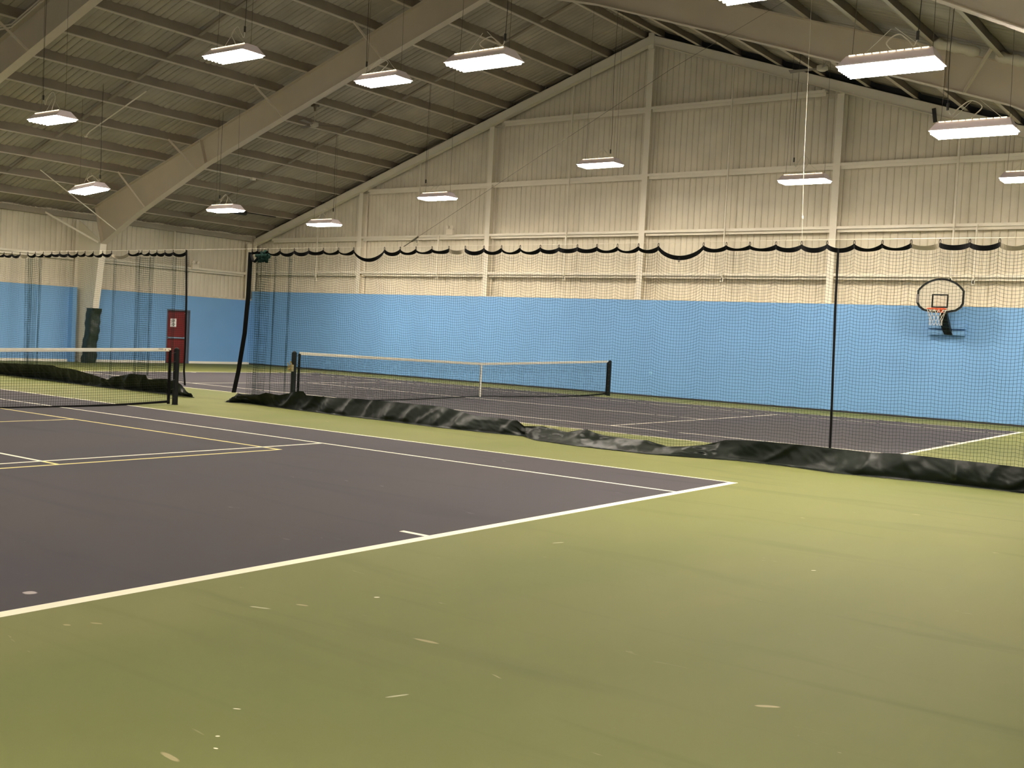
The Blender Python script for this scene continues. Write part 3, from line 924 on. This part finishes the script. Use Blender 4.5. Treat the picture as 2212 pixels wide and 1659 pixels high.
# tennis nets
def tennis_net(cx, cy, label, crank=None, marks=False):
    root = empty('tennis_net', label, 'tennis net', (cx, cy, 0), 'tennis nets')
    H, HC, Y = 1.07, 0.925, 6.40
    def zt(t): return HC + (H - HC) * abs(t) ** 1.05       # t in -1..1
    def zb(t): return 0.012 + 0.05 * max(0, 1 - abs(t) / 0.5) ** 1.5 + 0.05 * max(0, (abs(t) - 0.7) / 0.3) ** 2
    for s in (-1, 1):
        m = MB()
        m.box(cx - .038, cx + .038, cy + s * Y - .038, cy + s * Y + .038, 0, H - 0.02)
        m.ball((cx, cy + s * Y, H - 0.02), .045, .045, .035)
        m.tube([(cx, cy + s * Y, 0), (cx, cy + s * Y, 0.012)], 0.06, 16)
        post = m.build('net_post', M['black'], root)
        m = MB(); m.box(cx - .012, cx + .012, cy + s * (Y - 0.17), cy + s * (Y - 0.12), 0.02, H - 0.04)
        m.build('side_band', M['black_cloth'], root)
        m = MB()
        for k in range(6):
            zz = 0.12 + k * 0.17
            m.tube([(cx + .02, cy + s * (Y - .12), zz), (cx + .02, cy + s * (Y - .035), zz + .02)], 0.004, 5)
        m.build('lacing', M['cord_black'], root)
        if crank == s:
            m = MB()
            m.box(cx - .04, cx + .04, cy + s * (Y + .04), cy + s * (Y + .10), 0.66, 0.80)
            m.tube([(cx, cy + s * (Y + .10), 0.72), (cx, cy + s * (Y + .16), 0.70)], 0.012, 8)
            m.tube([(cx, cy + s * (Y + .15), 0.70), (cx + .02, cy + s * (Y + .19), 0.84)], 0.009, 8)
            m.tube([(cx, cy + s * (Y + .06), 0.80), (cx, cy + s * (Y + .10), 0.87)], 0.014, 8)
            m.build('crank', M['brass'], root)
    ye = Y - 0.14
    n = 96
    ts = np.linspace(-1, 1, n)
    m = MB()
    P = []
    for t in ts:
        y = cy + t * ye; z = zt(t)
        for dx, dz in ((-.006, -.062), (-.009, -.03), (-.007, 0), (.007, 0), (.009, -.03), (.006, -.062)):
            P.append((cx + dx, y, z + dz))
    m.grid(P, n, 6)
    band = m.build('headband', M['tape'], root)
    if marks:
        m = MB(); m.box(cx + .0085, cx + .011, cy + 5.99, cy + 6.09, zt(.97) - .022, zt(.97) - .012); m.build('band_mark', M['ink'], band)
        for yy in (6.14, 6.22):
            m = MB(); m.box(cx + .0085, cx + .011, cy + yy - .006, cy + yy + .006, zt(.98) - .045, zt(.98) - .015); m.build('band_mark', M['red_ink'], band)
    lines = []
    sp = 0.0445
    ys = np.arange(-ye, ye, sp)
    for y in ys:
        t = y / ye
        k = np.linspace(0, 1, 7)
        z = zb(t) + (zt(t) - 0.04 - zb(t)) * k
        lines.append(np.stack([np.full(7, cx) + 0.03 * np.sin(k * math.pi) * math.sin(y * 2.1), np.full(7, cy + y), z], 1))
    tt = np.linspace(-1, 1, 160)
    ztv = np.array([zt(t) for t in tt]); zbv = np.array([zb(t) for t in tt])
    rows = 21
    def row(fr):
        z = zbv + (ztv - 0.05 - zbv) * fr
        return np.stack([cx + 0.03 * math.sin(fr * math.pi) * np.sin(tt * ye * 2.1), cy + tt * ye, z], 1)
    for k in range(1, rows):
        lines.append(row(k / rows))
    for k in range(rows - 6, rows):      # doubled upper rows
        A = row(k / rows + 0.45 / rows); lines.append(A)
    wires(lines, 0.0021, 'netting', M['net_black'], root)
    m = MB(); m.tube([(cx, cy + t * ye, zb(t) + 0.004) for t in np.linspace(-1, 1, 60)], [0.012 + 0.014 * max(0, (abs(t) - .55) / .45) for t in np.linspace(-1, 1, 60)], 6)
    m.build('bottom_hem', M['black_cloth'], root)
    m = MB()
    m.box(cx - .014, cx - .011, cy - .025, cy + .025, 0.05, HC - .002); m.box(cx + .011, cx + .014, cy - .025, cy + .025, 0.05, HC - .002)
    m.box(cx - .014, cx + .014, cy - .025, cy + .025, HC - .001, HC + .003)
    m.build('centre_strap', M['strap'], root)
    m = MB(); m.box(cx - .012, cx + .012, cy - .012, cy + .012, 0.0, 0.05); m.build('floor_anchor', M['chrome'], root)
tennis_net(0.0, 0.0, 'black tennis net with white headband across the near court at the left edge', marks=True)
tennis_net(0.12, 15.64, 'black tennis net with white centre strap on the far court, behind the divider netting', crank=-1)

# divider netting ---------------------------------------------------------
YC = 8.0
ZC = 3.09
def sag_top(x, hooks, low):
    """height of the top band: hooked points with sagging loops"""
    i = np.searchsorted(hooks, x)
    if i <= 0 or i >= len(hooks): return low
    a, b = hooks[i - 1], hooks[i]
    t = (x - a) / (b - a); L = b - a
    vary = 0.7 + 0.6 * abs(math.sin(i * 2.7))
    return 3.025 - min(0.17, 0.046 * vary * (L / 0.37) ** 1.4) * (4 * t * (1 - t)) ** 0.8

def divider(name, label, hooks, xa, xb, folds, skirt_top, skirt_bot, seed, strap_edge, seam=None, lowhook=None, pale=()):
    hooks = np.array(sorted(hooks))
    root = empty(name, label, 'divider netting', (xa, YC, 0), 'court divider nets')
    rnd = random.Random(seed)
    zt = lambda x: sag_top(x, hooks, 3.0)
    # path of the cloth in plan with folds where it is gathered
    path = []
    x = xa
    ph = 0.0
    step = 0.0445
    while x < xb:
        amp, lam = 0.035, 1.15
        for (fx, fwid, fa, fl) in folds:
            g = math.exp(-((x - fx) / fwid) ** 2)
            amp = amp * (1 - g) + fa * g
            lam = lam * (1 - g) + fl * g
        slope = amp * 2 * math.pi / lam * abs(math.cos(ph))
        dx = step / math.sqrt(1 + slope * slope)
        dx = max(dx, step * 0.16)
        ph += 2 * math.pi * dx / lam
        x += dx
        path.append((x, YC + amp * math.sin(ph)))
    path = np.array(path)
    ztv = np.array([zt(q) - 0.035 for q in path[:, 0]])
    zbv = np.interp(path[:, 0], [p[0] for p in skirt_top], [p[1] for p in skirt_top]) - 0.02
    nz = 26
    lines = []
    def pos(i, fr):
        fr = np.asarray(fr)
        X = path[i, 0] + 0.014 * np.sin(3 * fr + path[i, 0] * 2.3) * fr
        Yy = YC - 0.05 + (path[i, 1] - YC) * (1 - 0.35 * fr) + 0.05
        return X, Yy
    full = 3.0
    for i in range(len(path)):
        z = np.linspace(ztv[i], zbv[i], nz)
        fr = (ztv[i] - z) / 3.0
        X, Yy = pos(i, fr)
        lines.append(np.stack([X, np.broadcast_to(Yy, X.shape), z], 1))
    idx = np.arange(len(path))
    # horizontals follow the sag of the band, easing out downwards
    flat = 2.96
    for k in range(1, 70):
        dz = k * 0.0445
        ease = np.exp(-dz * 0.55)
        z = flat + (ztv - flat) * ease - dz * (0.5 + 0.5)
        frv = (ztv - z) / 3.0
        X = path[:, 0] + 0.014 * np.sin(3 * frv + path[:, 0] * 2.3) * frv
        Yy = YC + (path[:, 1] - YC) * (1 - 0.35 * frv)
        z = z + 0.006 * np.sin(path[:, 0] * 7.0 + k * 0.4)
        ok = (z > zbv) & (z < ztv)
        s = 0
        n = len(idx)
        while s < n:
            if not ok[s]: s += 1; continue
            e = s
            while e < n and ok[e]: e += 1
            if e - s > 2: lines.append(np.stack([X[s:e], Yy[s:e], z[s:e]], 1))
            s = e
    wires(lines, 0.0018, 'netting', M['net_green'], root)
    # top band: twisting webbing between the hooks
    for a, b in zip(hooks[:-1], hooks[1:]):
        m = MB()
        n = 14
        is_pale = any(a - 1e-3 <= q <= b for q in pale)
        P, Q = [], []
        for i in range(n + 1):
            t = i / n; xx = a + (b - a) * t; z = zt(xx)
            tw = 0.15 + 0.55 * math.sin(math.pi * t) + 0.45 * math.sin(xx * 3.1)
            wv = 0.034
            P.append((xx, YC - math.sin(tw) * wv, z + math.cos(tw) * wv)); P.append((xx, YC + math.sin(tw) * wv, z - math.cos(tw) * wv))
        m.grid(P, n + 1, 2)
        m.build('top_band', M['tan_cloth'] if is_pale else M['black_cloth'], root, fix=False)
    for hx in hooks:
        m = MB()
        m.tube([(hx + 0.011 * math.sin(2 * math.pi * i / 12), YC, 3.063 + 0.036 * math.cos(2 * math.pi * i / 12)) for i in range(13)], 0.0045, 5, cap=False)
        m.box(hx - .010, hx + .010, YC - .006, YC + .006, 3.0, 3.045)
        m.build('hook', M['black'], root)
    # skirt
    m = MB(); P = []
    sx0, sx1 = skirt_bot[0][0], skirt_bot[-1][0]
    n = int((sx1 - sx0) / 0.028)
    rows = 14
    bx = [p[0] for p in skirt_bot]; by = [(YC - 0.06 + (p[1] - YC + 0.06) * (0.7 if p[1] > 7.6 else 0.9)) for p in skirt_bot]
    tx = [p[0] for p in skirt_top]; tz = [p[1] for p in skirt_top]
    for i in range(n + 1):
        xx = sx0 + (sx1 - sx0) * i / n
        yb = float(np.interp(xx, bx, by)); zz = float(np.interp(xx, tx, tz))
        yt = YC - 0.06
        xt = max(xx, xa - 0.1) if xx < xa + 0.4 and seed == 1 else xx
        for j in range(rows + 1):
            t = j / rows                       # 0 top .. 1 bottom
            slump = max(0.0, min(1.0, (0.28 - zz) / 0.14))      # low, collapsed stretches crumple more
            fold = noise.noise(Vector((xx * 1.3 + 0.25 * t, 0.2 * t, seed * 3.3))) * 0.11
            fold += noise.noise(Vector((xx * 3.4 + 0.9 * t, 0.6 * t, seed + 2.0))) * 0.05
            fold += (0.35 + slump) * 0.05 * abs(noise.noise(Vector((xx * 7.0 - 4 * t, t * 2.6, 7 + seed))))
            fold += slump * 0.07 * noise.noise(Vector((xx * 4.0, t * 3.0, 11 + seed)))
            q1 = noise.noise(Vector((xx * 1.9 + 0.35 * t, t * 0.5, 21 + seed)))
            q2 = noise.noise(Vector((xx * 4.0 - 0.6 * t, t * 0.9, 31 + seed)))
            fold += 0.040 * (1 - min(1, abs(q1) * 3.5)) ** 1.3 + (0.012 + 0.03 * slump) * (1 - min(1, abs(q2) * 3.5))
            env = 0.25 + 0.75 * math.sin(math.pi * min(1, t * 0.75 + 0.05))
            yy = yt + (yb - yt) * (t ** (1.1 + 0.5 * slump)) - fold * env * (1 - 0.6 * max(0, t - 0.8) / 0.2)
            zq = zz * (1 - t) + 0.012 * t + (0.006 + 0.02 * slump) * math.sin(math.pi * t) * noise.noise(Vector((xx * 3, t * 2, 5 + seed)))
            xq = xx * t + xt * (1 - t)
            P.append((xq, yy, max(zq, 0.008)))
        P.append((xx, yb - 0.03, 0.004))
        P.append((xx, yb - 0.055, 0.010))
    m.grid(P, n + 1, rows + 3)
    m.build('vinyl_skirt', M['vinyl'], root, smooth=True, fix=False)
    # edge strap and seam
    def strap(pts, w_, nm):
        mm_ = MB(); Q = []
        pv = [Vector(p) for p in pts]
        for i, p in enumerate(pv):
            wv = Vector((0.81, 0.59, 0)) * w_ / 2
            Q.append(tuple(p - wv)); Q.append(tuple(p + wv))
        mm_.grid(Q, len(pts), 2)
        Q2 = [(q[0] - 0.006, q[1] + 0.01, q[2]) for q in Q]
        mm_.grid(Q2, len(pts), 2)
        mm_.build(nm, M['black_cloth'], root, fix=False)
    strap(strap_edge[0], strap_edge[1], 'edge_strap')
    if seam:
        m = MB(); m.tube(seam, 0.016, 6); m.build('seam_cord', M['black_cloth'], root)
    if lowhook:
        m = MB()
        m.tube([(lowhook + 0.011 * math.sin(2 * math.pi * i / 12), YC - .01, 2.85 + 0.036 * math.cos(2 * math.pi * i / 12)) for i in range(13)], 0.0045, 5, cap=False)
        m.build('hook', M['black'], root)
    return root

h1 = [0.13, 0.30, 0.42, 0.60, 0.95, 1.35, 1.75, 2.15, 2.55, 2.94, 3.71, 4.09, 4.46, 4.83, 5.21, 5.57, 5.97, 6.34, 6.72, 7.12, 7.48, 7.83, 8.19, 8.56, 8.93, 9.27, 10.01, 10.37, 10.73, 11.12, 11.49, 11.85, 12.22, 12.59, 12.96, 13.32, 13.68, 14.03, 14.38, 14.74, 15.1, 15.46, 15.8]
st1 = [(-0.40, 0.12), (-0.25, 0.22), (0.08, 0.20), (0.60, 0.22), (0.76, 0.27), (1.16, 0.25), (1.68, 0.36), (1.81, 0.37), (1.90, 0.30), (2.68, 0.31), (3.22, 0.33), (4.3, 0.34), (5.36, 0.34), (5.97, 0.25), (6.65, 0.24), (6.89, 0.24), (7.03, 0.16), (7.39, 0.19), (7.88, 0.14), (8.2, 0.22), (8.52, 0.15), (9.01, 0.14), (9.33, 0.15), (9.65, 0.09), (9.95, 0.12), (10.24, 0.17), (10.56, 0.27), (10.95, 0.30), (11.49, 0.31), (12.14, 0.31), (12.58, 0.30), (13.06, 0.33), (13.69, 0.32), (14.07, 0.32), (14.44, 0.31), (15.8, 0.31)]
sb1 = [(-0.42, 7.95), (-0.19, 7.86), (0.06, 8.10), (0.62, 8.10), (1.21, 7.98), (1.7, 7.90), (2.2, 7.92), (2.89, 7.78), (4.21, 7.76), (5.5, 7.62), (6.4, 7.72), (7.08, 7.86), (7.6, 7.45), (8.49, 7.30), (9.65, 7.34), (10.81, 7.86), (11.52, 7.88), (12.23, 7.64), (13.35, 7.88), (13.89, 7.90), (14.49, 7.88), (15.8, 7.85)]
net1 = divider('divider_net', 'long dark divider netting with black vinyl skirt, right of the gap between the tennis nets', h1, 0.06, 15.85,
        [(0.52, 0.34, 0.17, 0.13), (1.15, 0.16, 0.12, 0.20)], st1, sb1, 1,
        ([(0.08, YC, 3.03), (0.06, YC, 2.15), (0.0, YC, 1.41), (-0.14, YC, 0.66), (-0.26, YC, 0.20)], 0.085),
        seam=[(12.01, 7.99, 2.99), (12.02, 7.98, 2.35), (12.045, 7.98, 1.35), (12.07, 7.96, 0.75), (12.08, 7.95, 0.28)], lowhook=9.63,
        pale=(5.4, 13.1, 14.2, 14.9))
m = MB()
P = []
for i in range(19):
    for j in range(25):
        th, ph = math.pi * i / 18, 2 * math.pi * j / 24
        d_ = Vector((math.sin(th) * math.cos(ph), math.sin(th) * math.sin(ph), math.cos(th)))
        q = 1 + 0.75 * noise.noise(d_ * 2.3 + Vector((4, 1, 2))) + 0.3 * noise.noise(d_ * 6)
        P.append((0.48 + 0.15 * q * d_.x, 8.0 + 0.07 * q * d_.y, 2.93 + 0.10 * q * d_.z))
m.grid(P, 19, 25)
m.build('gathered_netting', M['net_green'], net1, smooth=True, fix=False)
m = MB(); m.tube([(0.10, YC, 2.98), (0.16, YC, 2.86), (0.22, YC, 2.84), (0.30, YC, 2.90), (0.40, YC, 3.0)], [0.02, 0.03, 0.025, 0.03, 0.02], 8)
m.build('knotted_band', M['black_cloth'], net1, smooth=True)

h2 = [-1.97, -2.40, -2.69, -2.97, -3.24, -3.51, -3.62, -3.99, -4.64, -4.98, -5.35, -5.68, -5.98, -6.37, -6.73, -7.06, -7.43, -7.78, -8.11, -8.47, -8.84, -9.21] + [-9.58 - 0.37 * k for k in range(21)]
st2 = [(-17.5, 0.32), (-9.24, 0.33), (-6.74, 0.40), (-6.5, 0.36), (-5.96, 0.36), (-4.48, 0.20), (-4.40, 0.26), (-3.62, 0.38), (-3.09, 0.39), (-3.03, 0.30), (-2.38, 0.35), (-2.0, 0.30), (-1.85, 0.26), (-1.55, 0.10)]
sb2 = [(-17.5, 8.5), (-10.64, 8.45), (-8.63, 8.42), (-5.6, 8.14), (-4.63, 8.08), (-4.01, 8.12), (-3.52, 8.20), (-2.5, 8.20), (-1.94, 8.10), (-1.5, 8.04)]
divider('divider_net', 'dark green divider netting at the left, hanging behind the near tennis net', h2, -17.4, -1.92,
        [(-2.25, 0.12, 0.12, 0.16), (-3.40, 0.34, 0.16, 0.13), (-4.6, 0.06, 0.12, 0.13), (-7.9, 0.36, 0.16, 0.13)], st2, sb2, 2,
        ([(-1.96, YC, 3.10), (-1.90, YC, 2.02), (-1.88, YC, 1.05), (-1.89, YC, 0.56), (-1.84, YC, 0.24)], 0.035),
        pale=(-4.3, -8.3))

# cables carrying the dividers
m = MB(); m.tube([(XL, YC, 3.10), (-9, YC, 3.10), (0, YC, 3.095), (8, YC, 3.10), (11.49, YC, 3.115), (XR, YC, 3.095)], 0.003, 6)
tag(m.build('support_cable', M['steel_white']), 'thin pale steel cable stretched across the hall carrying the divider netting', 'cable')
m = MB(); m.tube([(4.17, YC, 3.10), (4.35, YC, 3.19)], 0.007, 6); m.tube([(4.35, YC, 3.19), (4.50, YC, 3.27)], 0.016, 8); m.tube([(4.50, YC, 3.27), (9.35, 7.95, 5.66), (12.4, 7.78, 6.9)], 0.0025, 6)
tag(m.build('stay_cable', M['wire']), 'thin slanting stay wire with turnbuckle rising from the divider cable to the right roof', 'cable')
m = MB(); m.tube([(11.49, YC, 3.12), (11.45, YC, 4.2), (11.40, YC, zdeck(11.4) - .03)], 0.003, 6); m.ball((11.48, YC, 3.42), .015, .015, .03)
tag(m.build('drop_wire', M['cord_white']), 'thin pale upright wire from the roof down to the divider cable, through a far lamp', 'cable')
